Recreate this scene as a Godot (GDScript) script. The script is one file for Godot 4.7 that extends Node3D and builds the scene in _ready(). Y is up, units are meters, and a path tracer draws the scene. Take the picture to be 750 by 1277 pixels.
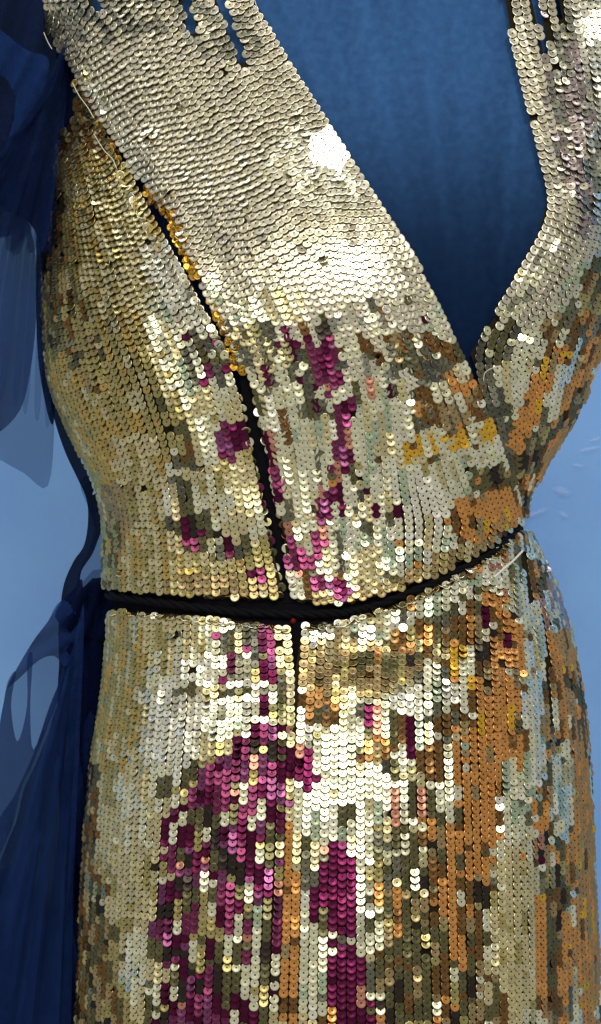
extends Node3D
# A sequinned dress on a navy dress form before a light blue wall, close up.
# Everything is laid out on a front elevation 750 units wide (S metres per unit in the plane of the
# form's axis) and lifted onto the curved body surface.

const S := 0.0005
const EYE := 2.0
const MID := Vector2(375, 638.5)
const Y0 := 1.05
const ROW0 := -330
const ROW1 := 1560
const PITCH := 0.00575        # between strands of sequins
const STEP := 0.0040         # along a strand
const RADIUS := 0.00288

var rng := RandomNumberGenerator.new()
var ragged := FastNoiseLite.new()
var left_of := PackedFloat32Array()
var right_of := PackedFloat32Array()
var deep := PackedFloat32Array()
var bumps: Array = []
var ridges: Array = []
var disc: ArrayMesh
var tones := {}
var tone_materials := {}
var mixes := {}
var dress: Node3D
var placed: Array = []       # every sequin: {panel, form, tone, color, score}


func _ready() -> void:
	rng.seed = 7
	# ---- camera, surroundings, lamps, exposure
	var camera := Camera3D.new()
	camera.name = "camera"
	camera.position = Vector3(0, Y0, EYE)
	camera.fov = rad_to_deg(2.0 * atan(638.5 * S / EYE))
	camera.near = 0.05
	camera.far = 20.0
	add_child(camera)
	camera.current = true
	var env := Environment.new()
	env.background_mode = Environment.BG_COLOR
	env.background_color = Color(0.42, 0.408, 0.37).linear_to_srgb()
	env.tonemap_mode = Environment.TONE_MAPPER_LINEAR
	env.tonemap_exposure = 1.0
	env.sdfgi_enabled = true
	env.ssao_enabled = true
	env.ssil_enabled = true
	var world := WorldEnvironment.new()
	world.name = "surroundings"
	world.environment = env
	add_child(world)
	area_lamp("ceiling_lamp", Vector3(-0.30, Y0 + 1.15, 1.35), Vector3(0, Y0, 0.05), Vector2(1.5, 0.9), 1.5, Color(1.0, 0.97, 0.90))
	area_lamp("added_wall_fill", Vector3(-0.05, Y0 + 0.95, -0.06), Vector3(-0.05, Y0 - 0.25, -0.3), Vector2(1.5, 0.12), 1.0, Color(1.0, 0.98, 0.94))  # unseen lamp added to brighten the blue wall
	var spot := SpotLight3D.new()
	spot.name = "spot_lamp"
	spot.position = LAMP
	spot.light_energy = 0.95
	spot.light_size = 0.03
	spot.light_color = Color(1.0, 0.97, 0.92)
	spot.spot_angle = 30.0
	spot.spot_range = 8.0
	spot.spot_attenuation = 2.0
	spot.shadow_enabled = true
	add_child(spot)
	spot.look_at_from_position(LAMP, Vector3(0, Y0 + 0.1, 0), Vector3.UP)

	tables()
	palette()
	make_wall()
	make_form()
	make_dress()
	make_tulle()


const LAMP := Vector3(0.45, Y0 + 1.3, 1.7)


func area_lamp(called: String, at: Vector3, towards: Vector3, size: Vector2, energy: float, tint: Color) -> void:
	var l := AreaLight3D.new()
	l.name = called
	l.area_size = size
	l.light_energy = energy
	l.light_color = tint
	l.area_range = 8.0
	l.area_attenuation = 2.0
	l.shadow_enabled = true
	add_child(l)
	l.look_at_from_position(at, towards, Vector3.UP)


# ------------------------------------------------------------------ the body surface

func pts(a: Array) -> PackedVector2Array:
	var out := PackedVector2Array()
	for i in range(0, a.size(), 2):
		out.append(Vector2(a[i], a[i + 1]))
	return out


func curve_at(ys: Array, vs: Array, y: float) -> float:
	var n := ys.size()
	if y <= ys[0]:
		return vs[0]
	if y >= ys[n - 1]:
		return vs[n - 1]
	var i := 0
	while y > ys[i + 1]:
		i += 1
	var w: float = (y - ys[i]) / (ys[i + 1] - ys[i])
	var before := maxi(i - 1, 0)
	var after := mini(i + 2, n - 1)
	return cubic_interpolate_in_time(vs[i], vs[i + 1], vs[before], vs[after], w, ys[i + 1] - ys[i], minf(ys[before] - ys[i], -1.0), maxf(ys[after] - ys[i], ys[i + 1] - ys[i] + 1.0))


func tables() -> void:
	ragged.seed = 3
	ragged.frequency = 0.03
	ragged.fractal_octaves = 3
	var ly := [-330, -250, -170, -60, 100, 200, 300, 400, 480, 550, 600, 640, 690, 730, 760, 850, 950, 1050, 1150, 1277, 1560]
	var lx := [330, 325, 190, 60, 58, 66, 60, 57, 66, 95, 119, 130, 132, 132, 136, 132, 117, 108, 103, 98, 92]
	var ry := [-330, -250, -170, -60, 100, 300, 400, 460, 520, 580, 620, 650, 690, 720, 780, 850, 950, 1050, 1150, 1277, 1560]
	var rx := [500, 510, 640, 780, 800, 795, 772, 746, 716, 680, 660, 655, 672, 686, 707, 722, 733, 738, 742, 748, 752]
	var by := [-330, -200, 0, 150, 330, 480, 640, 740, 900, 1100, 1560]
	var bz := [0.05, 0.055, 0.075, 0.09, 0.105, 0.105, 0.092, 0.09, 0.108, 0.12, 0.118]
	for y in range(ROW0, ROW1 + 1):
		left_of.append(curve_at(ly, lx, y))
		right_of.append(curve_at(ry, rx, y))
		deep.append(curve_at(by, bz, y))
	# x, y, rx, ry, height: the bust, the hip bone
	bumps = [[395, 330, 125, 150, 0.014], [735, 320, 80, 130, 0.02], [250, 900, 120, 160, 0.006], [560, 930, 130, 150, 0.004], [590, 250, 70, 190, -0.012]]
	# soft folds of the cloth: from, to, width, height
	ridges = [
		[Vector2(165, 420), Vector2(300, 640), 26, 0.004], [Vector2(120, 430), Vector2(230, 600), 22, -0.003], [Vector2(220, 560), Vector2(215, 740), 18, 0.0025],
		[Vector2(655, 690), Vector2(690, 960), 16, -0.004], [Vector2(632, 720), Vector2(655, 980), 20, 0.004], [Vector2(700, 440), Vector2(640, 590), 14, 0.004],
		[Vector2(720, 430), Vector2(655, 600), 12, -0.003], [Vector2(600, 960), Vector2(590, 1300), 24, -0.003], [Vector2(640, 1000), Vector2(635, 1300), 30, 0.004],
		[Vector2(430, 800), Vector2(620, 790), 26, -0.004], [Vector2(400, 860), Vector2(640, 850), 26, 0.003], [Vector2(360, 850), Vector2(352, 1300), 10, -0.002],
		[Vector2(200, 870), Vector2(330, 860), 16, -0.002], [Vector2(700, 20), Vector2(690, 240), 16, -0.003], [Vector2(195, 200), Vector2(265, 380), 16, 0.003],
	]


func away(p: Vector2, a: Vector2, b: Vector2) -> float:
	return p.distance_to(Geometry2D.get_closest_point_to_segment(p, a, b))


func depth(e: Vector2) -> float:
	var i := clampi(int(e.y) - ROW0, 0, left_of.size() - 1)
	var l := left_of[i]
	var r := right_of[i]
	var t := clampf((2.0 * e.x - l - r) / (r - l), -0.9995, 0.9995)
	var round_ := pow(1.0 - pow(absf(t), 2.3), 0.54)
	var z := deep[i] * round_
	var fade := 1.0 - t * t * t * t
	for b in bumps:
		var dx: float = (e.x - b[0]) / b[2]
		var dy: float = (e.y - b[1]) / b[3]
		var d := dx * dx + dy * dy
		if d < 5.0:
			z += b[4] * exp(-d) * fade
	for k in ridges:
		var w: float = k[2]
		var a: Vector2 = k[0]
		var c: Vector2 = k[1]
		if e.x > minf(a.x, c.x) - 2.5 * w and e.x < maxf(a.x, c.x) + 2.5 * w and e.y > minf(a.y, c.y) - 2.5 * w and e.y < maxf(a.y, c.y) + 2.5 * w:
			var d := away(e, a, c) / w
			z += k[3] * exp(-d * d) * fade
	return z


func inside_row(e: Vector2) -> Vector2:
	var i := clampi(int(e.y) - ROW0, 0, left_of.size() - 1)
	return Vector2(clampf(e.x, left_of[i] + 0.2, right_of[i] - 0.2), e.y)


func lift(p: Vector2) -> Vector3:
	var e := inside_row(p)
	var z := 0.0
	for k in 4:
		z = depth(e)
		e = inside_row(MID + (p - MID) * (1.0 - z / EYE))
	return Vector3((e.x - MID.x) * S, Y0 + (MID.y - e.y) * S, z)


func facing(p: Vector2) -> Vector3:
	var du := lift(p + Vector2(2, 0)) - lift(p - Vector2(2, 0))
	var dv := lift(p + Vector2(0, 2)) - lift(p - Vector2(0, 2))
	var n := dv.cross(du)
	if n.length() < 1e-12:
		return Vector3(-1 if p.x < 375 else 1, 0, 0)
	return n.normalized()


func free_point(p: Vector2, z: float) -> Vector3:
	var e := MID + (p - MID) * (1.0 - z / EYE)
	return Vector3((e.x - MID.x) * S, Y0 + (MID.y - e.y) * S, z)


# ------------------------------------------------------------------ helpers

func commit(called: String, m: Mesh, mat: Material, parent: Node) -> MeshInstance3D:
	var o := MeshInstance3D.new()
	o.name = called
	o.mesh = m
	if mat:
		o.material_override = mat
	parent.add_child(o, true)
	return o


func tag(o: Node, label: String, category: String, group := "") -> void:
	o.set_meta("label", label)
	o.set_meta("category", category)
	if group:
		o.set_meta("group", group)


func cloth_material(c: Color, alpha := 1.0, rough := 0.9) -> StandardMaterial3D:
	var m := StandardMaterial3D.new()
	m.albedo_color = Color(c.linear_to_srgb(), alpha)
	m.roughness = rough
	m.metallic_specular = 0.12
	m.cull_mode = BaseMaterial3D.CULL_DISABLED
	if alpha < 1.0:
		m.transparency = BaseMaterial3D.TRANSPARENCY_ALPHA
	return m


# a sheet of cloth over a polygon of the elevation; place(p) gives the point in space
func sheet(poly: PackedVector2Array, cell: float, place: Callable, density = null) -> ArrayMesh:
	var st := SurfaceTool.new()
	st.begin(Mesh.PRIMITIVE_TRIANGLES)
	st.set_smooth_group(0)
	var box := Rect2(poly[0], Vector2.ZERO)
	for p in poly:
		box = box.expand(p)
	var known := {}
	var cells := Vector2i(ceili(box.size.x / cell), ceili(box.size.y / cell))
	for iy in cells.y:
		for ix in cells.x:
			var a := box.position + Vector2(ix, iy) * cell
			var square := PackedVector2Array([a, a + Vector2(cell, 0), a + Vector2(cell, cell), a + Vector2(0, cell)])
			for piece in Geometry2D.intersect_polygons(square, poly):
				var tri := Geometry2D.triangulate_polygon(piece)
				for k in range(0, tri.size(), 3):
					var q := [piece[tri[k]], piece[tri[k + 1]], piece[tri[k + 2]]]
					if (q[1] - q[0]).cross(q[2] - q[0]) < 0.0:
						q = [q[0], q[2], q[1]]
					for v in q:
						var key := Vector2i((v * 20.0).round())
						if not known.has(key):
							known[key] = place.call(v)
						if density != null:
							var dense: float = density.call(v)
							st.set_color(Color(1, 1, 1, dense))
						st.set_uv(v / 100.0)
						st.add_vertex(known[key])
	st.index()
	st.generate_normals()
	return st.commit()


# the cloth of a panel with the places where strands have come away cut out
func panel_mesh(poly: PackedVector2Array, off: float, gaps := []) -> ArrayMesh:
	var left := [poly]
	for h in gaps:
		var a := Vector2(h[0], h[1])
		var b := Vector2(h[2], h[3])
		var side: Vector2 = (b - a).normalized().orthogonal() * (h[4] - 1.0)
		var next := []
		for q in left:
			next.append_array(Geometry2D.clip_polygons(q, PackedVector2Array([a + side, b + side, b - side, a - side])))
		left = next
	var biggest: PackedVector2Array = left[0]
	for q in left:
		if q.size() > biggest.size():
			biggest = q
	return sheet(biggest, 12.0, on_body(off))


func on_body(off: float) -> Callable:
	return func(p: Vector2) -> Vector3: return lift(p) + facing(p) * off


func thread_mesh(points: Array, radius: float) -> ArrayMesh:
	var curve := Curve3D.new()
	for i in points.size():
		var p: Vector3 = points[i]
		var before: Vector3 = points[maxi(i - 1, 0)]
		var after: Vector3 = points[mini(i + 1, points.size() - 1)]
		curve.add_point(p, (before - after) / 6.0, (after - before) / 6.0)
	curve.bake_interval = 0.002
	var line := curve.get_baked_points()
	var st := SurfaceTool.new()
	st.begin(Mesh.PRIMITIVE_TRIANGLES)
	var sides := 6
	for i in line.size():
		var dir := (line[mini(i + 1, line.size() - 1)] - line[maxi(i - 1, 0)]).normalized()
		var u := dir.cross(Vector3(0.3, 0.2, 1)).normalized()
		var v := dir.cross(u)
		for k in sides:
			var w := u * cos(TAU * k / sides) + v * sin(TAU * k / sides)
			st.set_normal(w)
			st.add_vertex(line[i] + w * radius)
	for i in line.size() - 1:
		for k in sides:
			var a := i * sides + k
			var b := i * sides + (k + 1) % sides
			for q in [a, a + sides, b, b, a + sides, b + sides]:
				st.add_index(q)
	return st.commit()


# ------------------------------------------------------------------ sequin colours with painted reflections

func palette() -> void:
	# gold and silver foil plus room reflections painted in as sequin colours (linear)
	tones = {
		"silver": Color(0.72, 0.68, 0.53), "ash": Color(0.36, 0.36, 0.29), "white": Color(0.95, 0.93, 0.76), "cream": Color(0.84, 0.83, 0.60),
		"champagne": Color(0.70, 0.62, 0.35), "gold": Color(0.48, 0.41, 0.17), "olive": Color(0.16, 0.15, 0.075), "grey": Color(0.20, 0.20, 0.14),
		"mint": Color(0.50, 0.60, 0.43), "magenta": Color(0.20, 0.040, 0.105), "burgundy": Color(0.095, 0.011, 0.045), "plum": Color(0.22, 0.065, 0.16),
		"copper": Color(0.76, 0.36, 0.11), "brown": Color(0.22, 0.12, 0.045), "amber": Color(0.85, 0.50, 0.06), "dark": Color(0.05, 0.04, 0.035), "rose": Color(0.60, 0.28, 0.20),
		"braid": Color(0.62, 0.36, 0.05), "warm": Color(0.58, 0.42, 0.14), "taupe": Color(0.42, 0.32, 0.16), "slate": Color(0.13, 0.13, 0.105), "pinkgrey": Color(0.40, 0.34, 0.33),
	}
	# weights; "wild" is how much the sequins stand askew, in degrees
	mixes = {
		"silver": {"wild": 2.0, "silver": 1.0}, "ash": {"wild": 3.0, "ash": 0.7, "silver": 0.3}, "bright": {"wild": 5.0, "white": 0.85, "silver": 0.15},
		"silver_to_mix": {"wild": 4.0, "silver": 0.5, "cream": 0.24, "mint": 0.08, "ash": 0.1, "grey": 0.05, "brown": 0.03},
		"lively": {"wild": 6.0, "cream": 0.50, "white": 0.10, "champagne": 0.15, "mint": 0.06, "grey": 0.06, "olive": 0.05, "copper": 0.02, "brown": 0.03, "burgundy": 0.015, "rose": 0.02},
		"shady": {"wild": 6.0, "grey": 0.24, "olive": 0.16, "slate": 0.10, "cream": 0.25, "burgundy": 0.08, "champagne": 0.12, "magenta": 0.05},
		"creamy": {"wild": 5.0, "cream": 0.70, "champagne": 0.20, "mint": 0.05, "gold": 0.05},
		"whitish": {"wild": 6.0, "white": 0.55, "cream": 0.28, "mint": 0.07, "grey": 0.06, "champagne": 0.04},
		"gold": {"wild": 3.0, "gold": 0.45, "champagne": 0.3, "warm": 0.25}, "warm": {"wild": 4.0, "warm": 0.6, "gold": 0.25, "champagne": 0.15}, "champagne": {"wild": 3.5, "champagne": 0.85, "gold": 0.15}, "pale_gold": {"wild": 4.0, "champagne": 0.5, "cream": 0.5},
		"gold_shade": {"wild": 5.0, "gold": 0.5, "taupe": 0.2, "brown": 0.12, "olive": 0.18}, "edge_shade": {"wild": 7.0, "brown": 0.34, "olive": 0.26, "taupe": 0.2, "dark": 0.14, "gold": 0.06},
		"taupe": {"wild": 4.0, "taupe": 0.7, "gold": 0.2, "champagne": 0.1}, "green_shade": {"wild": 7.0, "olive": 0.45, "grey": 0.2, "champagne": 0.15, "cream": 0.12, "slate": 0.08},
		"magenta": {"wild": 6.0, "lip": 5.0, "magenta": 0.45, "burgundy": 0.25, "plum": 0.10, "dark": 0.04, "rose": 0.06, "olive": 0.05, "cream": 0.05},
		"berry": {"wild": 8.0, "lip": 4.0, "magenta": 0.27, "plum": 0.15, "burgundy": 0.18, "olive": 0.15, "dark": 0.07, "gold": 0.08, "cream": 0.06, "rose": 0.04},
		"berry_thin": {"wild": 6.0, "magenta": 0.14, "burgundy": 0.18, "olive": 0.26, "gold": 0.18, "cream": 0.13, "dark": 0.07, "grey": 0.04},
		"burgundy": {"wild": 4.0, "lip": 5.0, "burgundy": 0.86, "magenta": 0.08, "rose": 0.03, "champagne": 0.03},
		"brown_mix": {"wild": 7.0, "brown": 0.34, "grey": 0.22, "taupe": 0.14, "cream": 0.14, "copper": 0.08, "olive": 0.08},
		"olive_mix": {"wild": 6.0, "olive": 0.40, "brown": 0.22, "taupe": 0.17, "dark": 0.08, "gold": 0.09, "copper": 0.04},
		"copper": {"wild": 4.0, "copper": 0.82, "brown": 0.08, "taupe": 0.06, "amber": 0.04}, "copper_mix": {"wild": 7.0, "copper": 0.36, "brown": 0.25, "olive": 0.14, "cream": 0.09, "dark": 0.08, "taupe": 0.08},
		"amber": {"wild": 5.0, "amber": 0.7, "cream": 0.2, "champagne": 0.1}, "amber_mix": {"wild": 6.0, "amber": 0.28, "cream": 0.42, "champagne": 0.2, "brown": 0.1},
		"minty": {"wild": 7.0, "mint": 0.38, "white": 0.25, "cream": 0.18, "grey": 0.1, "copper": 0.05, "brown": 0.04}, "slate": {"wild": 5.0, "slate": 0.55, "grey": 0.3, "ash": 0.15},
		"rosy_grey": {"wild": 10.0, "pinkgrey": 0.45, "silver": 0.3, "ash": 0.22, "rose": 0.03}, "dark_red": {"wild": 8.0, "burgundy": 0.3, "brown": 0.3, "copper": 0.2, "cream": 0.1, "dark": 0.1},
		"skirt_mix": {"wild": 7.0, "cream": 0.42, "white": 0.06, "champagne": 0.16, "olive": 0.08, "grey": 0.08, "copper": 0.06, "brown": 0.06, "mint": 0.05, "rose": 0.03},
	}
	for k in tones:
		tone_materials[k] = foil(tones[k])
	disc = sequin_mesh()


func foil(c: Color) -> StandardMaterial3D:
	var m := StandardMaterial3D.new()
	m.albedo_color = c.linear_to_srgb()
	m.metallic = 1.0
	m.roughness = 0.30
	m.cull_mode = BaseMaterial3D.CULL_DISABLED
	return m


# one sequin of radius 1: a shallow cup with a rolled rim, and a dark disc painted for its shadowed hole
func sequin_mesh() -> ArrayMesh:
	var sides := 16
	var rings := [[0.0, 0.0], [0.5, 0.02], [0.88, 0.065], [1.0, 0.05], [1.0, -0.02]]
	var st := SurfaceTool.new()
	st.begin(Mesh.PRIMITIVE_TRIANGLES)
	for j in rings.size():
		for k in sides:
			var w := TAU * k / sides
			st.set_smooth_group(0)
			st.add_vertex(Vector3(cos(w) * rings[j][0], sin(w) * rings[j][0], rings[j][1]))
	for j in rings.size() - 1:
		for k in sides:
			var a := j * sides + k
			var b := j * sides + (k + 1) % sides
			for q in ([a, b + sides, a + sides] if j == 0 else [a, b, a + sides, b, b + sides, a + sides]):
				st.add_index(q)
	st.generate_normals()
	var m := st.commit()
	var coat := foil(Color.WHITE)
	coat.vertex_color_use_as_albedo = true
	m.surface_set_material(0, coat)
	var dot := SurfaceTool.new()
	dot.begin(Mesh.PRIMITIVE_TRIANGLES)
	for k in 8:
		for v in [Vector3(0, 0, 0.045), Vector3(cos(TAU * (k + 1) / 8) * 0.19, sin(TAU * (k + 1) / 8) * 0.19, 0.022), Vector3(cos(TAU * k / 8) * 0.19, sin(TAU * k / 8) * 0.19, 0.022)]:
			dot.add_vertex(v)
	dot.generate_normals()
	dot.commit(m)
	m.surface_set_material(1, cloth_material(Color(0.03, 0.022, 0.014)))
	return m


func pick(mix: Dictionary) -> String:
	var r := rng.randf()
	for k in mix:
		if k == "wild" or k == "lip":
			continue
		r -= mix[k]
		if r <= 0.0:
			return k
	return mix.keys()[-1]


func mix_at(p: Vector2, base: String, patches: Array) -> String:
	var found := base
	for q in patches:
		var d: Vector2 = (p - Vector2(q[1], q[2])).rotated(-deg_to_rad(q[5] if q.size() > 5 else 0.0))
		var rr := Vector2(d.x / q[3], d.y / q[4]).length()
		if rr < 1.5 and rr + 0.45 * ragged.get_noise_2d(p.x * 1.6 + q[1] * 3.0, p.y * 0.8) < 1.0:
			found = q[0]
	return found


# ------------------------------------------------------------------ sequins on a panel

func add_sequin(panel: Node3D, at: Vector3, basis: Basis, size: float, tone: String) -> void:
	var c: Color = tones[tone]
	var k := 1.0 + rng.randfn(0.0, 0.07)
	c = Color(clampf(c.r * k, 0, 1), clampf(c.g * k, 0, 1), clampf(c.b * k * (1.0 + rng.randfn(0.0, 0.04)), 0, 1))
	var eye := Vector3(0, Y0, EYE)
	placed.append({"panel": panel, "form": Transform3D(basis.scaled_local(Vector3.ONE * size), at), "tone": tone, "color": c, "score": basis.z.dot((eye - at).normalized()) / at.distance_to(eye)})


func lay(panel: Node3D, poly: PackedVector2Array, ys: Array, guides: Array, base: String, patches: Array, tilt_at: Callable, gaps := [], upper := 1.0) -> void:
	var strands: Array = []          # per strand [guide, share]
	for g in guides.size() - 1:
		var widest := 0.0
		for y in range(int(ys[0]), int(ys[-1]), 25):
			var a := curve_at(ys, guides[g], y)
			var b := curve_at(ys, guides[g + 1], y)
			var length := 0.0
			var last := lift(Vector2(a, y))
			for k in range(1, 9):
				var q := lift(Vector2(lerpf(a, b, k / 8.0), y))
				length += q.distance_to(last)
				last = q
			widest = maxf(widest, length)
		var n := maxi(1, roundi(widest / PITCH))
		for k in n:
			strands.append([g, (k + 0.5) / n])
	for si in strands.size():
		var g: int = strands[si][0]
		var share: float = strands[si][1]
		var path := func(y: float) -> Vector2:
			var i := clampi(int(y) - ROW0, 0, left_of.size() - 1)
			var c := (left_of[i] + right_of[i]) / 2.0
			var h := (right_of[i] - left_of[i]) / 2.0
			var a := asin(clampf((curve_at(ys, guides[g], y) - c) / h, -1, 1))
			var b := asin(clampf((curve_at(ys, guides[g + 1], y) - c) / h, -1, 1))
			return Vector2(c + h * sin(lerpf(a, b, share)), y)
		var y: float = ys[0]
		var last := lift(path.call(y))
		var travelled := rng.randf() * STEP * 0.35
		var run := 0
		var tone := ""
		var mix_name := ""
		var lean := 0.0
		var turn := 0.0
		var sway := rng.randfn(0.0, 0.5)
		while y < ys[-1]:
			y += 1.5
			var p: Vector2 = path.call(y)
			var q := lift(p)
			travelled += q.distance_to(last)
			last = q
			var scale_here := lerpf(upper, 1.0, smoothstep(300.0, 430.0, y))
			if travelled < STEP * 0.999 * scale_here:
				continue
			travelled = rng.randfn(0.0, 0.06) * STEP
			p.x += sway + rng.randfn(0.0, 0.25)
			if not Geometry2D.is_point_in_polygon(p, poly):
				continue
			var missing := false
			for hole in gaps:
				if away(p, Vector2(hole[0], hole[1]), Vector2(hole[2], hole[3])) < hole[4]:
					missing = true
			if missing or rng.randf() < 0.002:
				continue
			# where the strands run together every second one ends
			if si + 1 < strands.size():
				var beside := lift(path.call(y) + Vector2(3, 0)).distance_to(lift(path.call(y)))
				var step_x := 0.0
				var a := curve_at(ys, guides[g], y)
				var b := curve_at(ys, guides[g + 1], y)
				var count := 0
				for s in strands:
					count += int(s[0] == g)
				step_x = absf(b - a) / count * beside / 3.0
				if step_x < PITCH * 0.22 and si % 4 != 0 or step_x < PITCH * 0.45 and si % 2 != 0:
					continue
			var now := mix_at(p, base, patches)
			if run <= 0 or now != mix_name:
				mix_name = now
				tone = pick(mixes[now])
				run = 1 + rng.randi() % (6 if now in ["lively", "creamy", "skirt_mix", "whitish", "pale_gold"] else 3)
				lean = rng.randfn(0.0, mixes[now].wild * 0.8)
				turn = rng.randfn(0.0, mixes[now].wild * 0.8)
			run -= 1
			var wild: float = mixes[now].wild
			var n := facing(p)
			n = (n + Vector3(0, 0, 0.8 * (1.0 - n.z))).normalized()
			var up: Vector3 = (lift(path.call(y - 3.0)) - lift(path.call(y + 3.0))).normalized()
			var x := up.cross(n).normalized()
			up = n.cross(x).normalized()
			var basis := Basis(x, up, n)
			var tilt: float = tilt_at.call(p) + mixes[now].get("lip", 0.0) + lean + rng.randfn(0.0, wild * 0.25)
			var askew := turn + rng.randfn(0.0, wild * 0.25)
			if rng.randf() < 0.012:
				tilt += rng.randfn(0.0, 16.0)
				askew += rng.randfn(0.0, 16.0)
			if tone in ["olive", "grey", "dark", "slate", "brown"]:
				tilt -= absf(rng.randfn(0.0, 6.0))
			basis = basis * Basis(Vector3(1, 0, 0), deg_to_rad(-tilt)) * Basis(Vector3(0, 1, 0), deg_to_rad(askew + 3.0)) * Basis(Vector3(0, 0, 1), rng.randf() * TAU)
			# the patches that bulge straight into the lamp's reflection
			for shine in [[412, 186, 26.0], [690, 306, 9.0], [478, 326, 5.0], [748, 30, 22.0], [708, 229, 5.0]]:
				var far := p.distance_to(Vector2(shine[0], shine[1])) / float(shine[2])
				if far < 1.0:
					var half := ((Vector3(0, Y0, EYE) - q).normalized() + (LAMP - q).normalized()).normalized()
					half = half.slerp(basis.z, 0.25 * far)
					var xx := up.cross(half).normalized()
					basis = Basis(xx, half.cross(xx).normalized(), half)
			var out := RADIUS * sin(deg_to_rad(absf(tilt))) * 0.9 + 0.0004 + 0.00025 * (si % 2)
			add_sequin(panel, q + n * out, basis, RADIUS * (1.0 + rng.randfn(0.0, 0.025)) * lerpf(1.0, scale_here, 0.75), tone)


# sequins standing on edge along a seam or hem
func edge_row(panel: Node3D, line: PackedVector2Array, every: float, mix: Dictionary, lean: float, loose: float, off: float, width := 0.0, size := 1.0) -> void:
	for i in line.size() - 1:
		var length := line[i].distance_to(line[i + 1])
		var k := rng.randf() * every
		while k < length:
			var p := line[i].lerp(line[i + 1], k / length) + Vector2(rng.randf_range(-width, width), rng.randf_range(-width, width))
			k += every * rng.randf_range(0.7, 1.3)
			var n := facing(p)
			var up := Vector3.UP
			var x := up.cross(n).normalized()
			up = n.cross(x).normalized()
			var basis := Basis(x, up, n) * Basis(Vector3(1, 0, 0), deg_to_rad(-lean + rng.randfn(0.0, loose))) * Basis(Vector3(0, 1, 0), deg_to_rad(rng.randfn(0.0, loose)))
			add_sequin(panel, lift(p) + n * (off + rng.randf() * 0.001), basis, RADIUS * size, pick(mix))


func scatter_out() -> void:
	var order := range(placed.size())
	order.sort_custom(func(a, b): return placed[a].score > placed[b].score)
	var single := {}
	for i in mini(300, order.size()):
		single[order[i]] = true
	var rows := {}
	var n := 0
	for i in placed.size():
		var s = placed[i]
		if single.has(i):
			var o := MeshInstance3D.new()
			o.name = "sequin" if n == 0 else "sequin_%03d" % n
			n += 1
			o.mesh = disc
			o.set_surface_override_material(0, tone_materials[s.tone])
			o.transform = s.form
			s.panel.add_child(o, true)
		else:
			if not rows.has(s.panel):
				rows[s.panel] = []
			rows[s.panel].append(s)
	for panel in rows:
		var mm := MultiMesh.new()
		mm.transform_format = MultiMesh.TRANSFORM_3D
		mm.use_colors = true
		mm.mesh = disc
		mm.instance_count = rows[panel].size()
		for i in rows[panel].size():
			mm.set_instance_transform(i, rows[panel][i].form)
			mm.set_instance_color(i, rows[panel][i].color)
		var o := MultiMeshInstance3D.new()
		o.name = "sequin_rows"
		o.multimesh = mm
		o.set_meta("kind", "stuff")
		panel.add_child(o, true)
	print("sequins: ", placed.size())


# ------------------------------------------------------------------ the things

func make_wall() -> void:
	var im := Image.create(512, 512, false, Image.FORMAT_RGB8)
	var n := FastNoiseLite.new()
	n.seed = 11
	n.frequency = 0.012
	n.fractal_octaves = 5
	var fine := FastNoiseLite.new()
	fine.seed = 12
	fine.frequency = 0.2
	for y in 512:
		for x in 512:
			var k := 1.0 + 0.10 * n.get_noise_2d(x, y) + 0.03 * fine.get_noise_2d(x, y)
			im.set_pixel(x, y, Color(0.23 * k, 0.48 * k, 0.97 * (0.5 + 0.5 * k)).linear_to_srgb())
	var m := StandardMaterial3D.new()
	m.albedo_texture = ImageTexture.create_from_image(im)
	m.roughness = 0.75
	var b := BoxMesh.new()
	b.size = Vector3(6, 4, 0.1)
	m.uv1_triplanar = true
	m.uv1_scale = Vector3.ONE * 1.6
	var wall := commit("wall", b, m, self)
	wall.position = Vector3(0, 1.4, -0.35)
	wall.set_meta("kind", "structure")
	wall.set_meta("label", "light blue painted wall with pale scuffs behind the dress")
	# rubbed places where the paint shows pale
	var pale := cloth_material(Color(0.62, 0.78, 0.95), 0.16)
	for s in [[700, 612, 12, 5, 20], [668, 640, 16, 3, -20], [735, 560, 14, 2.5, -12], [720, 580, 9, 2, 10], [703, 642, 7, 3, 30], [742, 548, 8, 2, -15]]:
		for layer in 3:
			var poly := PackedVector2Array()
			for k in 18:
				var r := (1.0 - 0.25 * layer) * (1.0 + rng.randf_range(-0.3, 0.3))
				poly.append(Vector2(s[0], s[1]) + Vector2(cos(TAU * k / 18) * s[2] * r, sin(TAU * k / 18) * s[3] * r).rotated(deg_to_rad(s[4])))
			commit("scuff", sheet(poly, 30.0, func(p): return free_point(p, -0.2995 + 0.0003 * layer) - wall.position), pale, wall)


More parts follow.
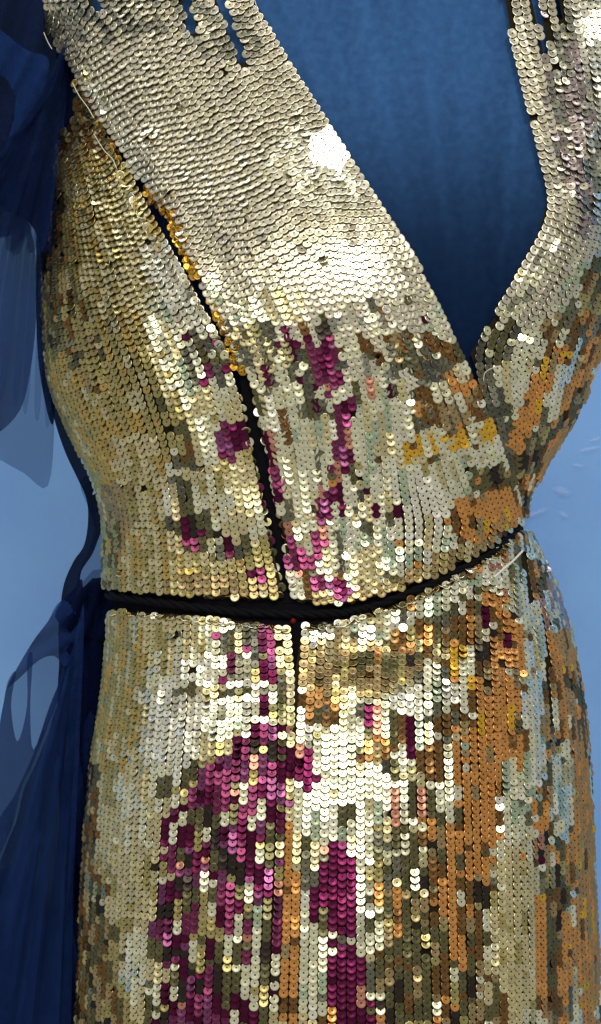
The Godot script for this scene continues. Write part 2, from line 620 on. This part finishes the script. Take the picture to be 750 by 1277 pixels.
func make_form() -> void:
	var form := Node3D.new()
	form.name = "dress_form"
	form.position = Vector3(0, 0, 0)
	add_child(form)
	tag(form, "navy blue dress form whose chest shows in the deep neckline", "dress form")
	var st := SurfaceTool.new()
	st.begin(Mesh.PRIMITIVE_TRIANGLES)
	var around := 72
	var rows := range(ROW0 + 2, ROW1 - 2, 12)
	for y in rows:
		var i: int = y - ROW0
		var c := (left_of[i] + right_of[i]) / 2.0
		var h := (right_of[i] - left_of[i]) / 2.0
		for k in around:
			var w := TAU * k / around
			var e := Vector2(c + h * sin(w) * 0.995, y)
			var z := depth(e)
			var dip := exp(-pow((e.x - 560.0) / 100.0, 2) - pow((y - 330.0) / 190.0, 2))
			z = z - 0.011 - 0.045 * dip if cos(w) >= 0.0 else -0.85 * z
			st.set_smooth_group(0)
			st.add_vertex(Vector3((c - MID.x + (h - 16.0) * sin(w)) * S, Y0 + (MID.y - y) * S, z))
	for j in rows.size() - 1:
		for k in around:
			var a := j * around + k
			var b := j * around + (k + 1) % around
			for q in [a, b, a + around, b, b + around, a + around]:
				st.add_index(q)
	st.generate_normals()
	var m := cloth_material(Color(0.006, 0.02, 0.075))
	var grain := NoiseTexture2D.new()
	grain.noise = FastNoiseLite.new()
	grain.noise.frequency = 0.08
	grain.width = 256
	grain.height = 256
	grain.seamless = true
	m.uv1_triplanar = true
	m.uv1_scale = Vector3.ONE * 12.0
	m.heightmap_enabled = true
	m.heightmap_texture = grain
	m.heightmap_scale = 0.05
	commit("torso", st.commit(), m, form)


func make_dress() -> void:
	dress = Node3D.new()
	dress.name = "sequin_dress"
	add_child(dress)
	tag(dress, "wrap dress covered in gold mirror sequins with cream, magenta and copper reflections painted in, with slit bodice and black waistband", "dress")
	var backing := cloth_material(Color(0.022, 0.018, 0.010))

	# front bodice panel
	var a_poly := pts([55, -25, 303, -25, 345, 50, 400, 140, 425, 185, 470, 250, 520, 330, 560, 410, 600, 490, 634, 578, 657, 645, 612, 682, 542, 717, 462, 746, 430, 753, 371, 749,
		364, 735, 357, 690, 349, 640, 340, 590, 329, 540, 316, 490, 307, 465, 296, 440, 270, 395, 252, 350, 240, 315, 210, 262, 168, 215, 138, 165, 106, 108, 90, 80, 60, 40])
	var a_gaps := [[113, -40, 122, 15, 6], [226, -40, 240, 42, 7], [262, -40, 304, 78, 7], [252, -30, 262, -5, 6]]
	var front := commit("bodice_panel", panel_mesh(a_poly, 0.0, a_gaps), backing, dress)
	var a_ys := [-30, 50, 150, 250, 350, 450, 550, 650, 770]
	lay(front, a_poly, a_ys, [[24, 68, 122, 190, 248, 298, 327, 345, 368], [126, 170, 230, 298, 350, 388, 405, 415, 425], [226, 264, 328, 393, 440, 470, 483, 490, 496], [302, 342, 404, 468, 533, 584, 628, 652, 656]], "lively", [
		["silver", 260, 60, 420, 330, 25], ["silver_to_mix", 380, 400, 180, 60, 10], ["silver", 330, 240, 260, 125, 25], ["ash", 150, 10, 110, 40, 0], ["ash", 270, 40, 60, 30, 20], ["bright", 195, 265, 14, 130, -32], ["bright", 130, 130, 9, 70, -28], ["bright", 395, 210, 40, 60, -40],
		["creamy", 335, 385, 40, 30], ["shady", 330, 440, 40, 45], ["shady", 395, 470, 30, 60],
		["magenta", 410, 450, 11, 60, -4], ["magenta", 428, 545, 13, 55, 6], ["magenta", 400, 650, 13, 50, 12], ["magenta", 365, 690, 12, 32, -20], ["magenta", 415, 735, 34, 14, 25], ["magenta", 345, 605, 8, 20],
		["creamy", 470, 560, 22, 70], ["creamy", 380, 600, 12, 80], ["whitish", 500, 620, 55, 45], ["shady", 470, 640, 22, 40], ["minty", 500, 680, 70, 26], ["brown_mix", 520, 440, 50, 28], ["slate", 545, 475, 28, 30],
		["brown_mix", 560, 510, 50, 40], ["amber_mix", 550, 552, 65, 18, -10], ["amber", 609, 535, 9, 18, -15], ["creamy", 570, 590, 40, 24], ["whitish", 530, 640, 30, 40], ["olive_mix", 615, 600, 30, 22],
		["copper_mix", 600, 650, 40, 36], ["copper", 618, 640, 26, 34, 40], ["taupe", 560, 705, 60, 18, -25], ["taupe", 480, 735, 60, 13, -15], ["taupe", 400, 750, 20, 10], ["champagne", 455, 705, 24, 26],
	], func(p): return lerpf(16.0, 10.5, smoothstep(300.0, 420.0, p.y)), a_gaps, 1.14)
	edge_row(front, pts([122, 150, 150, 200]), 4.0, {"braid": 0.6, "brown": 0.4}, 5, 30, 0.0003, 2.5, 0.7)
	edge_row(front, pts([186, 240, 210, 262, 228, 300, 246, 345]), 0.9, {"braid": 0.7, "amber": 0.1, "brown": 0.2}, 5, 26, 0.0002, 6.5, 0.75)
	edge_row(front, pts([264, 374, 282, 412, 301, 466]), 1.8, {"braid": 0.7, "amber": 0.1, "brown": 0.2}, 5, 26, 0.0002, 6.5, 0.75)
	edge_row(front, pts([372, 748, 430, 752, 461, 745, 541, 716, 611, 681, 655, 645]), 6.0, {"gold": 0.4, "brown": 0.4, "champagne": 0.2}, -62, 12, -0.0015)

	# side bodice panel
	var b_poly := pts([92, 84, 106, 112, 133, 168, 160, 220, 189, 268, 217, 314, 241, 356, 261, 402, 281, 450, 298, 492, 311, 545, 321, 590, 333, 645, 344, 700, 354, 745, 300, 746, 240, 742, 180, 736, 128, 730,
		128, 640, 116, 600, 92, 550, 62, 480, 53, 400, 56, 300, 66, 200, 76, 166, 92, 150, 96, 120])
	var side := commit("bodice_panel", sheet(b_poly, 12.0, on_body(0.0)), backing, dress)
	lay(side, b_poly, [80, 165, 250, 350, 450, 550, 650, 760], [[30, 50, 48, 42, 46, 88, 124, 126], [70, 95, 118, 148, 190, 222, 236, 244], [104, 142, 188, 248, 297, 322, 342, 362]], "gold", [
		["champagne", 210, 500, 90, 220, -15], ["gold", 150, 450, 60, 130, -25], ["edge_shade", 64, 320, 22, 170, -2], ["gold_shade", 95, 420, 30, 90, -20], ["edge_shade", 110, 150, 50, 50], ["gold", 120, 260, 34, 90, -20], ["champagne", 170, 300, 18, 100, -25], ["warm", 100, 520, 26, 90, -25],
		["creamy", 235, 430, 38, 85, -22], ["bright", 215, 350, 24, 60, -28], ["shady", 258, 440, 30, 55, -15], ["bright", 240, 392, 22, 20, -25], ["gold_shade", 215, 540, 18, 70, -35], ["gold", 185, 560, 30, 90, -25], ["magenta", 286, 548, 24, 26], ["creamy", 262, 520, 14, 60],
		["whitish", 218, 600, 12, 45], ["green_shade", 232, 625, 22, 50], ["creamy", 270, 620, 24, 30], ["berry_thin", 250, 660, 34, 26], ["pale_gold", 310, 630, 26, 50], ["shady", 290, 680, 34, 14], ["taupe", 290, 728, 70, 16], ["magenta", 322, 716, 9, 8], ["taupe", 150, 640, 24, 40], ["gold_shade", 140, 690, 16, 50],
	], func(p): return lerpf(18.0, 11.0, smoothstep(180.0, 290.0, p.x)))
	edge_row(side, pts([150, 215, 178, 270, 200, 310]), 7.0, {"white": 0.4, "champagne": 0.6}, 10, 25, 0.001)
	edge_row(side, pts([240, 368, 262, 405, 285, 450]), 7.0, {"cream": 0.6, "ash": 0.4}, 10, 25, 0.001)
	edge_row(side, pts([128, 729, 180, 736, 240, 742, 300, 746, 350, 742]), 6.0, {"gold": 0.35, "amber": 0.3, "champagne": 0.35}, -60, 12, -0.0015)

	edge_row(side, pts([297, 492, 309, 545, 319, 590, 331, 645, 342, 700, 352, 742]), 12.0, {"cream": 0.4, "champagne": 0.3, "magenta": 0.15, "olive": 0.15}, 8, 30, -0.0008, 1.5)
	edge_row(front, pts([316, 490, 329, 540, 341, 590, 350, 640, 358, 690, 365, 735]), 12.0, {"cream": 0.4, "champagne": 0.25, "magenta": 0.2, "brown": 0.15}, 8, 30, -0.0008, 1.5)
	# far bodice panel with the strap
	var c_poly := pts([627, -25, 775, -25, 778, 380, 750, 448, 718, 522, 684, 585, 656, 645, 636, 578, 615, 522, 588, 440, 610, 408, 636, 365, 668, 302, 684, 250, 675, 200, 655, 120, 640, 50])
	var c_gaps := [[660, -40, 684, 70, 5.5], [688, -40, 700, 24, 4.5], [642, -40, 649, 8, 4]]
	var far := commit("bodice_panel", panel_mesh(c_poly, -0.0012, c_gaps), backing, dress)
	lay(far, c_poly, [-30, 100, 200, 260, 350, 440, 520, 600, 660], [[622, 648, 673, 684, 640, 592, 612, 634, 648], [700, 718, 734, 738, 712, 668, 656, 650, 652], [790, 796, 798, 796, 780, 750, 716, 672, 656]], "lively", [
		["silver", 690, 130, 120, 260], ["rosy_grey", 715, 150, 30, 140, -8], ["rosy_grey", 735, 210, 26, 40], ["bright", 748, 40, 30, 70], ["silver_to_mix", 700, 370, 70, 50], ["brown_mix", 725, 410, 40, 40], ["brown_mix", 690, 430, 30, 30], ["creamy", 650, 440, 24, 40, 20],
		["gold_shade", 740, 360, 20, 40], ["green_shade", 628, 425, 14, 30, 20], ["whitish", 640, 480, 24, 22], ["copper", 665, 500, 13, 70, 25], ["whitish", 690, 500, 10, 60, 24], ["copper", 722, 470, 12, 70, 28], ["olive_mix", 705, 525, 12, 70, 30], ["copper", 645, 545, 12, 45, 15],
		["olive_mix", 660, 570, 16, 40, 30], ["copper", 688, 560, 8, 50, 30], ["copper_mix", 652, 615, 22, 24], ["slate", 606, 480, 13, 70, -16], ["slate", 622, 545, 12, 40, -12], ["amber", 706, 440, 6, 6],
	], func(p): return 13.0, c_gaps, 1.1)

	# skirt panels
	var d_poly := pts([138, 763, 200, 766, 260, 771, 330, 778, 358, 782, 366, 835, 371, 860, 368, 960, 364, 1100, 359, 1300, 92, 1300, 96, 1200, 104, 1050, 114, 950, 128, 850])
	var skirt_side := commit("skirt_panel", sheet(d_poly, 12.0, on_body(0.0)), backing, dress)
	lay(skirt_side, d_poly, [740, 850, 1000, 1150, 1310], [[134, 128, 110, 100, 92], [250, 246, 236, 228, 222], [360, 368, 368, 364, 359]], "champagne", [
		["champagne", 180, 900, 60, 190, 6], ["warm", 148, 880, 32, 130, 6], ["creamy", 235, 860, 50, 60], ["bright", 255, 870, 70, 45, -10], ["bright", 215, 930, 34, 60], ["shady", 300, 810, 36, 40], ["green_shade", 265, 862, 48, 9], ["magenta", 333, 815, 13, 60], ["whitish", 300, 900, 40, 24],
		["pale_gold", 270, 780, 24, 10], ["shady", 345, 870, 18, 36], ["berry", 320, 1000, 42, 110, 6], ["berry", 270, 1090, 78, 150, 4], ["berry", 240, 1240, 60, 90], ["berry_thin", 255, 1160, 34, 60], ["berry_thin", 250, 1020, 34, 14], ["berry", 330, 1150, 26, 80], ["berry_thin", 310, 1230, 44, 60], ["green_shade", 205, 990, 10, 34],
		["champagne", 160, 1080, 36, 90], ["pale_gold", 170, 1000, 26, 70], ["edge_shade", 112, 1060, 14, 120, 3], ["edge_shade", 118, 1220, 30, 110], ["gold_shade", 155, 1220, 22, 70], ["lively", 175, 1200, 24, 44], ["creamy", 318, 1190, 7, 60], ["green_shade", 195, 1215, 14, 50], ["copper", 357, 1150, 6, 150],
	], func(p): return lerpf(18.0, 10.0, smoothstep(160.0, 250.0, p.x)))
	edge_row(skirt_side, pts([140, 765, 200, 768, 260, 773, 330, 781, 356, 785]), 7.0, {"white": 0.3, "gold": 0.3, "amber": 0.15, "champagne": 0.25}, 55, 16, 0.0)
	var e_poly := pts([377, 781, 430, 775, 500, 753, 560, 724, 620, 689, 651, 662, 664, 668, 690, 715, 712, 790, 726, 850, 738, 950, 744, 1050, 748, 1150, 754, 1300, 359, 1300, 363, 1100, 366, 960, 368, 840])
	var skirt_front := commit("skirt_panel", sheet(e_poly, 12.0, on_body(0.0)), backing, dress)
	lay(skirt_front, e_poly, [640, 720, 790, 850, 1000, 1150, 1310], [[378, 377, 376, 373, 367, 363, 360], [520, 518, 517, 516, 520, 524, 528], [638, 640, 644, 648, 654, 658, 660], [652, 662, 672, 680, 688, 692, 694], [664, 692, 712, 726, 738, 744, 752]], "skirt_mix", [
		["whitish", 420, 790, 50, 14], ["taupe", 420, 835, 46, 45], ["taupe", 480, 850, 40, 16, -10], ["olive_mix", 530, 800, 70, 26, -15], ["olive_mix", 470, 825, 40, 16], ["whitish", 560, 745, 90, 12, -27], ["creamy", 435, 930, 30, 60], ["lively", 500, 900, 50, 40], ["green_shade", 490, 960, 30, 14], ["whitish", 540, 870, 50, 18, -10],
		["burgundy", 380, 965, 14, 28], ["creamy", 470, 1010, 30, 60], ["lively", 395, 1010, 28, 40], ["brown_mix", 400, 880, 26, 24], ["copper_mix", 470, 935, 22, 16],
		["burgundy", 420, 1110, 26, 60, -6], ["burgundy", 435, 1230, 28, 70, -6], ["lively", 395, 1200, 18, 70], ["creamy", 470, 1120, 10, 90], ["rosy_mix", 425, 1050, 0.01, 0.01],
		["olive_mix", 545, 1110, 75, 80], ["olive_mix", 540, 1230, 75, 100], ["green_shade", 510, 1060, 40, 50], ["lively", 520, 1000, 40, 40], ["copper_mix", 570, 1090, 40, 40],
		["copper_mix", 600, 800, 40, 60], ["copper", 610, 940, 34, 70, 8], ["copper", 598, 1020, 24, 80, 6], ["brown_mix", 560, 900, 30, 20], ["copper_mix", 545, 1040, 18, 30], ["amber", 585, 850, 14, 22], ["amber_mix", 575, 830, 18, 24],
		["copper", 705, 960, 12, 150, -3], ["copper", 640, 800, 22, 40], ["copper", 620, 880, 34, 50, 6], ["dark_red", 625, 775, 20, 26], ["skirt_mix", 650, 740, 20, 40], ["rosy_grey", 688, 735, 10, 44, -22], ["copper", 700, 820, 14, 40, -10], ["copper_mix", 668, 720, 12, 30], ["skirt_mix", 665, 830, 14, 60], ["whitish", 668, 900, 16, 50, -6], ["minty", 650, 985, 26, 44], ["whitish", 668, 950, 12, 30], ["creamy", 640, 1060, 26, 40],
		["champagne", 645, 1130, 30, 80, 3], ["champagne", 638, 1220, 30, 70, 4], ["copper_mix", 690, 880, 16, 60], ["copper", 705, 870, 16, 70, -4], ["olive_mix", 690, 1120, 18, 180], ["copper_mix", 690, 1010, 20, 60], ["lively", 703, 985, 16, 60], ["copper", 727, 1110, 15, 210, -2], ["copper", 560, 1090, 12, 60, 10], ["copper", 705, 1200, 7, 90], ["copper", 672, 1180, 8, 70], ["copper_mix", 720, 880, 14, 50],
		["dark_red", 662, 1065, 12, 16], ["copper", 365, 1180, 7, 130], ["olive_mix", 620, 1260, 12, 50], ["copper_mix", 560, 1200, 14, 80, 14],
	], func(p): return 11.0, [[653, 690, 660, 745, 5], [680, 800, 688, 905, 2.5]])
	edge_row(skirt_front, pts([379, 783, 430, 777, 500, 755, 560, 726, 620, 691, 649, 664]), 5.0, {"white": 0.3, "gold": 0.3, "brown": 0.25, "cream": 0.15}, 55, 18, 0.0)
	scatter_out()

	# the black band that shows between bodice and skirt, and a black strip put in to darken the bodice slit
	var black := cloth_material(Color(0.006, 0.006, 0.009))
	commit("waistband", sheet(pts([118, 722, 180, 728, 240, 738, 300, 742, 371, 742, 430, 745, 460, 737, 540, 708, 610, 673, 653, 634, 660, 664, 620, 704, 560, 740, 500, 769, 430, 792, 376, 796, 372, 852, 366, 852, 356, 796, 300, 787, 200, 779, 126, 776]), 10.0, on_body(-0.003)), black, dress)
	commit("slit_dark_strip", sheet(pts([296, 455, 312, 462, 332, 540, 352, 640, 376, 752, 352, 752, 330, 640, 306, 540]), 10.0, on_body(-0.0025)), black, dress)

	var satin := cloth_material(Color(0.004, 0.004, 0.006), 1.0, 0.75)
	satin.metallic_specular = 0.2
	var mid_line := pts([120, 742, 180, 749, 240, 757, 300, 763, 371, 766, 430, 764, 465, 757, 540, 728, 612, 692, 654, 655])
	for ply in 3:
		var line := []
		for i in mid_line.size() - 1:
			for k in 10:
				var p := mid_line[i].lerp(mid_line[i + 1], k / 10.0)
				var w := (i * 10 + k) * 0.85 + TAU * ply / 3.0
				p.y += 2.6 * sin(w)
				line.append(lift(p) + facing(p) * (-0.0012 + 0.0014 * cos(w)))
		commit("belt_cord", thread_mesh(line, 0.0017), satin, dress)

	# threads that have come loose
	var white := cloth_material(Color(0.75, 0.73, 0.66))
	for t in [[61, 40, 66, 52, 71, 61], [96, 104, 104, 120, 114, 134, 122, 148], [122, 168, 134, 188, 145, 200, 150, 212], [316, -5, 324, 18, 331, 40], [600, 474, 602, 464, 612, 458, 622, 456]]:
		var line := []
		for p in pts(t):
			line.append(lift(p) + facing(p) * 0.0035)
		commit("thread", thread_mesh(line, 0.00022), white, dress)
	var cord := []
	for p in pts([612, 722, 624, 712, 634, 703, 645, 690]):
		cord.append(lift(p) + facing(p) * 0.004)
	commit("cord", thread_mesh(cord, 0.0007), white, dress)
	var bead := SphereMesh.new()
	bead.radius = 0.0015
	bead.height = 0.0030
	bead.radial_segments = 16
	bead.rings = 10
	var red := cloth_material(Color(0.22, 0.008, 0.012), 1.0, 0.2)
	var knob := commit("red_bead", bead, red, dress)
	knob.position = lift(Vector2(366, 774)) + Vector3(0, 0, 0.002)

	# sheer tulle that fills the neckline, gathered towards its point
	var net := net_material(Color(0.042, 0.125, 0.32), 0.8)
	commit("chest_tulle", sheet(pts([100, -25, 690, -25, 700, 250, 650, 380, 604, 490, 560, 440, 500, 330, 400, 180, 250, 110, 120, 60]), 12.0, func(p): return lift(p) + facing(p) * (-0.0072 + 0.0003 * sin(p.x * 0.05 + p.y * 0.02))), net, dress)
	# net darkens towards the neckline point: closer gathers plus painted shade of the hollow
	var gathered := net_material(Color(0.005, 0.016, 0.052), 0.99)
	gathered.vertex_color_use_as_albedo = true
	var pleat_noise := FastNoiseLite.new()
	pleat_noise.seed = 21
	pleat_noise.frequency = 0.5
	var close := func(p: Vector2) -> float:
		var spread: float = (p.x - 600.0) / maxf(40.0, 620.0 - p.y)
		return clampf(0.92 * smoothstep(60.0, 460.0, p.y) + 0.12 * pleat_noise.get_noise_2d(spread * 40.0, 3.0) + 0.10 * smoothstep(560.0, 400.0, p.x), 0.0, 0.95)
	var fine_pleats := func(p: Vector2) -> Vector3:
		var spread: float = (p.x - 600.0) / maxf(40.0, 620.0 - p.y)
		return lift(p) + facing(p) * (-0.005 + 0.0007 * pleat_noise.get_noise_2d(spread * 40.0, 3.0))
	commit("chest_tulle", sheet(pts([270, -25, 690, -25, 700, 250, 650, 380, 604, 490, 560, 440, 500, 330, 400, 180]), 7.0, fine_pleats, close), gathered, dress)


var weave: NoiseTexture2D


func net_material(c: Color, alpha: float) -> StandardMaterial3D:
	if weave == null:
		var ramp := Gradient.new()
		ramp.set_color(0, Color(0.80, 0.80, 0.84))
		ramp.set_color(1, Color(1, 1, 1))
		weave = NoiseTexture2D.new()
		weave.noise = FastNoiseLite.new()
		weave.noise.seed = 5
		weave.noise.frequency = 0.035
		weave.noise.fractal_octaves = 5
		weave.width = 512
		weave.height = 512
		weave.seamless = true
		weave.color_ramp = ramp
	var m := cloth_material(c * 1.3, alpha)
	m.albedo_texture = weave
	m.uv1_triplanar = true
	m.uv1_scale = Vector3.ONE * 7.0
	return m


# an outline with its corners eased
func rounded(poly: PackedVector2Array) -> PackedVector2Array:
	var out := PackedVector2Array()
	var n := poly.size()
	for i in n:
		for k in 4:
			out.append(poly[i].cubic_interpolate(poly[(i + 1) % n], poly[(i + n - 1) % n], poly[(i + 2) % n], k / 4.0))
	return out


func drape(called: String, poly: PackedVector2Array, mat: Material, parent: Node, z0: float, amp: float, dir: Vector2, wave: float, seed_ := 0.0) -> void:
	var place := func(p: Vector2) -> Vector3:
		var k := p.dot(dir.normalized()) / wave * TAU + seed_
		var z := z0 + amp * (sin(k + 0.8 * sin(k * 0.37 + seed_)) + 0.3 * sin(2.3 * k + p.y * 0.01))
		return free_point(p, z)
	commit(called, sheet(rounded(poly), 8.0, place), mat, parent)


func make_tulle() -> void:
	var thin := net_material(Color(0.010, 0.036, 0.15), 0.48)
	var faint := net_material(Color(0.010, 0.03, 0.12), 0.28)
	var gloom := net_material(Color(0.004, 0.010, 0.042), 0.5)
	var murk := net_material(Color(0.004, 0.010, 0.042), 0.6)
	var mid := net_material(Color(0.008, 0.022, 0.095), 0.76)
	var thick := net_material(Color(0.0025, 0.0055, 0.028), 0.96)
	var sleeve := Node3D.new()
	sleeve.name = "tulle_drape"
	add_child(sleeve)
	tag(sleeve, "sheer navy tulle drape gathered at the shoulder beside the armhole", "tulle drape")
	drape("tulle_layer", pts([-260, -40, 112, -40, 112, 60, 108, 130, 88, 172, 74, 260, 66, 330, 58, 400, 48, 300, 20, 268, -40, 262, -260, 300]), thick, sleeve, 0.016, 0.007, Vector2(1, 0.3), 44.0)
	drape("tulle_layer", pts([-260, -40, 100, -40, 100, 100, 72, 180, 52, 250, 16, 292, -40, 300, -260, 330]), mid, sleeve, -0.03, 0.006, Vector2(1, 0.5), 38.0, 1.0)
	drape("tulle_layer", pts([-40, 10, 30, 60, 62, 80, 34, 170, 8, 262, -10, 240, 20, 120, -40, 60]), thin, sleeve, 0.028, 0.003, Vector2(1, 0.5), 30.0, 1.0)
	drape("tulle_layer", pts([-40, 200, 20, 250, 42, 300, 46, 380, 40, 450, 26, 510, -8, 544, -40, 550]), mid, sleeve, 0.0, 0.005, Vector2(1, 0.15), 60.0, 2.0)
	drape("tulle_layer", pts([-40, 180, 40, 220, 56, 300, 62, 420, 68, 520, 60, 606, 30, 590, 2, 574, -40, 545]), thin, sleeve, -0.03, 0.006, Vector2(1, -0.1), 70.0, 0.5)
	drape("tulle_layer", pts([48, 260, 70, 220, 62, 330, 60, 420, 68, 490, 66, 530, 56, 500, 46, 420]), thick, sleeve, -0.02, 0.002, Vector2(1, 0), 30.0)
	for k in 16:
		var a := Vector2(104 - 3 * k, -20 + 9 * k)
		var b := Vector2(66 - 8.5 * k + rng.randf_range(-5, 5), 300 - 2.0 * k + rng.randf_range(-14, 14))
		var wide := rng.randf_range(5, 13)
		drape("pleat", PackedVector2Array([a, a + Vector2(4, 3), a.lerp(b, 0.5) + Vector2(wide * 0.7, 3), b + Vector2(wide, 0), b - Vector2(wide, 3), a.lerp(b, 0.5) - Vector2(wide * 0.2, 0)]), (faint if k % 5 == 2 else gloom) if k % 3 else murk, sleeve, 0.026 + 0.0015 * k, 0.002, Vector2(1, 0.2), 24.0, k)
	for k in 7:
		var b := Vector2(58 - 13 * k + rng.randf_range(-4, 4), 520 - 8 * k)
		var a := Vector2(62 - 9 * k, 270 + 3 * k)
		drape("pleat", PackedVector2Array([a, a + Vector2(5, 0), a.lerp(b, 0.5) + Vector2(6, 0), b + Vector2(4, 0), b - Vector2(3, 2), a.lerp(b, 0.5) - Vector2(3, 0)]), faint, sleeve, 0.012 + 0.001 * k, 0.002, Vector2(1, 0.2), 24.0, k)
	var sash := Node3D.new()
	sash.name = "tulle_scarf"
	add_child(sash)
	tag(sash, "sheer navy tulle sash knotted at the waist and hanging in a loop and tail", "tulle sash")
	drape("tulle_strand", pts([60, 470, 90, 520, 112, 570, 142, 605, 142, 660, 128, 662, 116, 690, 102, 712, 98, 735, 84, 760, 76, 760, 80, 728, 92, 700, 105, 680, 110, 650, 108, 622, 96, 595, 80, 560, 66, 515]), thick, sash, -0.03, 0.002, Vector2(1, 0.3), 30.0)
	drape("tulle_strand", pts([100, 600, 142, 605, 136, 740, 100, 740, 98, 715, 118, 660]), thin, sash, -0.04, 0.002, Vector2(1, 0), 50.0)
	drape("knot", pts([92, 735, 102, 722, 106, 738, 126, 738, 130, 728, 160, 738, 160, 790, 130, 800, 72, 775, 78, 750]), thick, sash, -0.02, 0.004, Vector2(1, 0.4), 24.0)
	drape("tail", pts([80, 748, 150, 748, 150, 1310, -260, 1310, -260, 1060, -60, 1010, -8, 930, 4, 880, 10, 855, 38, 805, 60, 775]), thin, sash, -0.035, 0.004, Vector2(1, 0.1), 60.0, 1.0)
	drape("loop", pts([80, 748, 60, 775, 38, 805, 10, 855, 22, 848, 48, 824, 68, 818, 84, 830, 100, 780]), mid, sash, -0.02, 0.003, Vector2(0.6, 1), 30.0)
	drape("loop", pts([10, 850, 20, 838, 14, 880, 22, 925, 34, 880, 34, 822, 41, 818, 38, 880, 42, 935, 62, 880, 76, 850, 74, 870, 58, 910, 40, 955, 28, 980, 8, 1050, -40, 1120, -40, 1010, -8, 930, 4, 880]), mid, sash, -0.015, 0.002, Vector2(1, 0), 30.0)
	drape("tail", pts([74, 850, 90, 800, 150, 790, 150, 1310, -260, 1310, -260, 1120, -60, 1080, 6, 1010, 26, 975, 44, 935, 58, 895]), mid, sash, -0.028, 0.005, Vector2(1, 0.15), 52.0, 2.2)
	drape("tail", pts([30, 985, 46, 950, 60, 915, 72, 880, 90, 870, 100, 1310, -260, 1310, -260, 1160, -40, 1110, 14, 1040]), mid, sash, -0.020, 0.006, Vector2(1, 0.2), 40.0, 0.2)
	drape("tail", pts([80, 760, 150, 760, 150, 1310, 76, 1310, 82, 1150, 74, 1000, 72, 880, 74, 830]), thick, sash, -0.024, 0.004, Vector2(1, 0), 40.0, 0.4)
	drape("tail", pts([86, 780, 142, 770, 150, 1310, 84, 1310, 90, 1000]), thick, sash, -0.05, 0.004, Vector2(1, 0), 34.0, 2.0)
	drape("tail", pts([-60, 1150, 0, 1085, 40, 1090, 62, 1130, 90, 1150, 90, 1310, -60, 1310]), mid, sash, -0.010, 0.004, Vector2(1, 0.3), 60.0, 1.2)
	for k in 15:
		var a := Vector2(100 - 2.4 * k, 785 + 8 * k)
		var b := Vector2(84 - 9.5 * k + rng.randf_range(-5, 5), 1320)
		var wide := rng.randf_range(5, 14)
		drape("pleat", PackedVector2Array([a, a + Vector2(5, 2), a.lerp(b, 0.5) + Vector2(wide * 0.6, 0), b + Vector2(wide, 0), b - Vector2(wide, 0), a.lerp(b, 0.5) - Vector2(wide * 0.3, 0)]), faint if k % 3 else mid, sash, -0.006 + 0.001 * k, 0.002, Vector2(1, 0.1), 26.0, k)
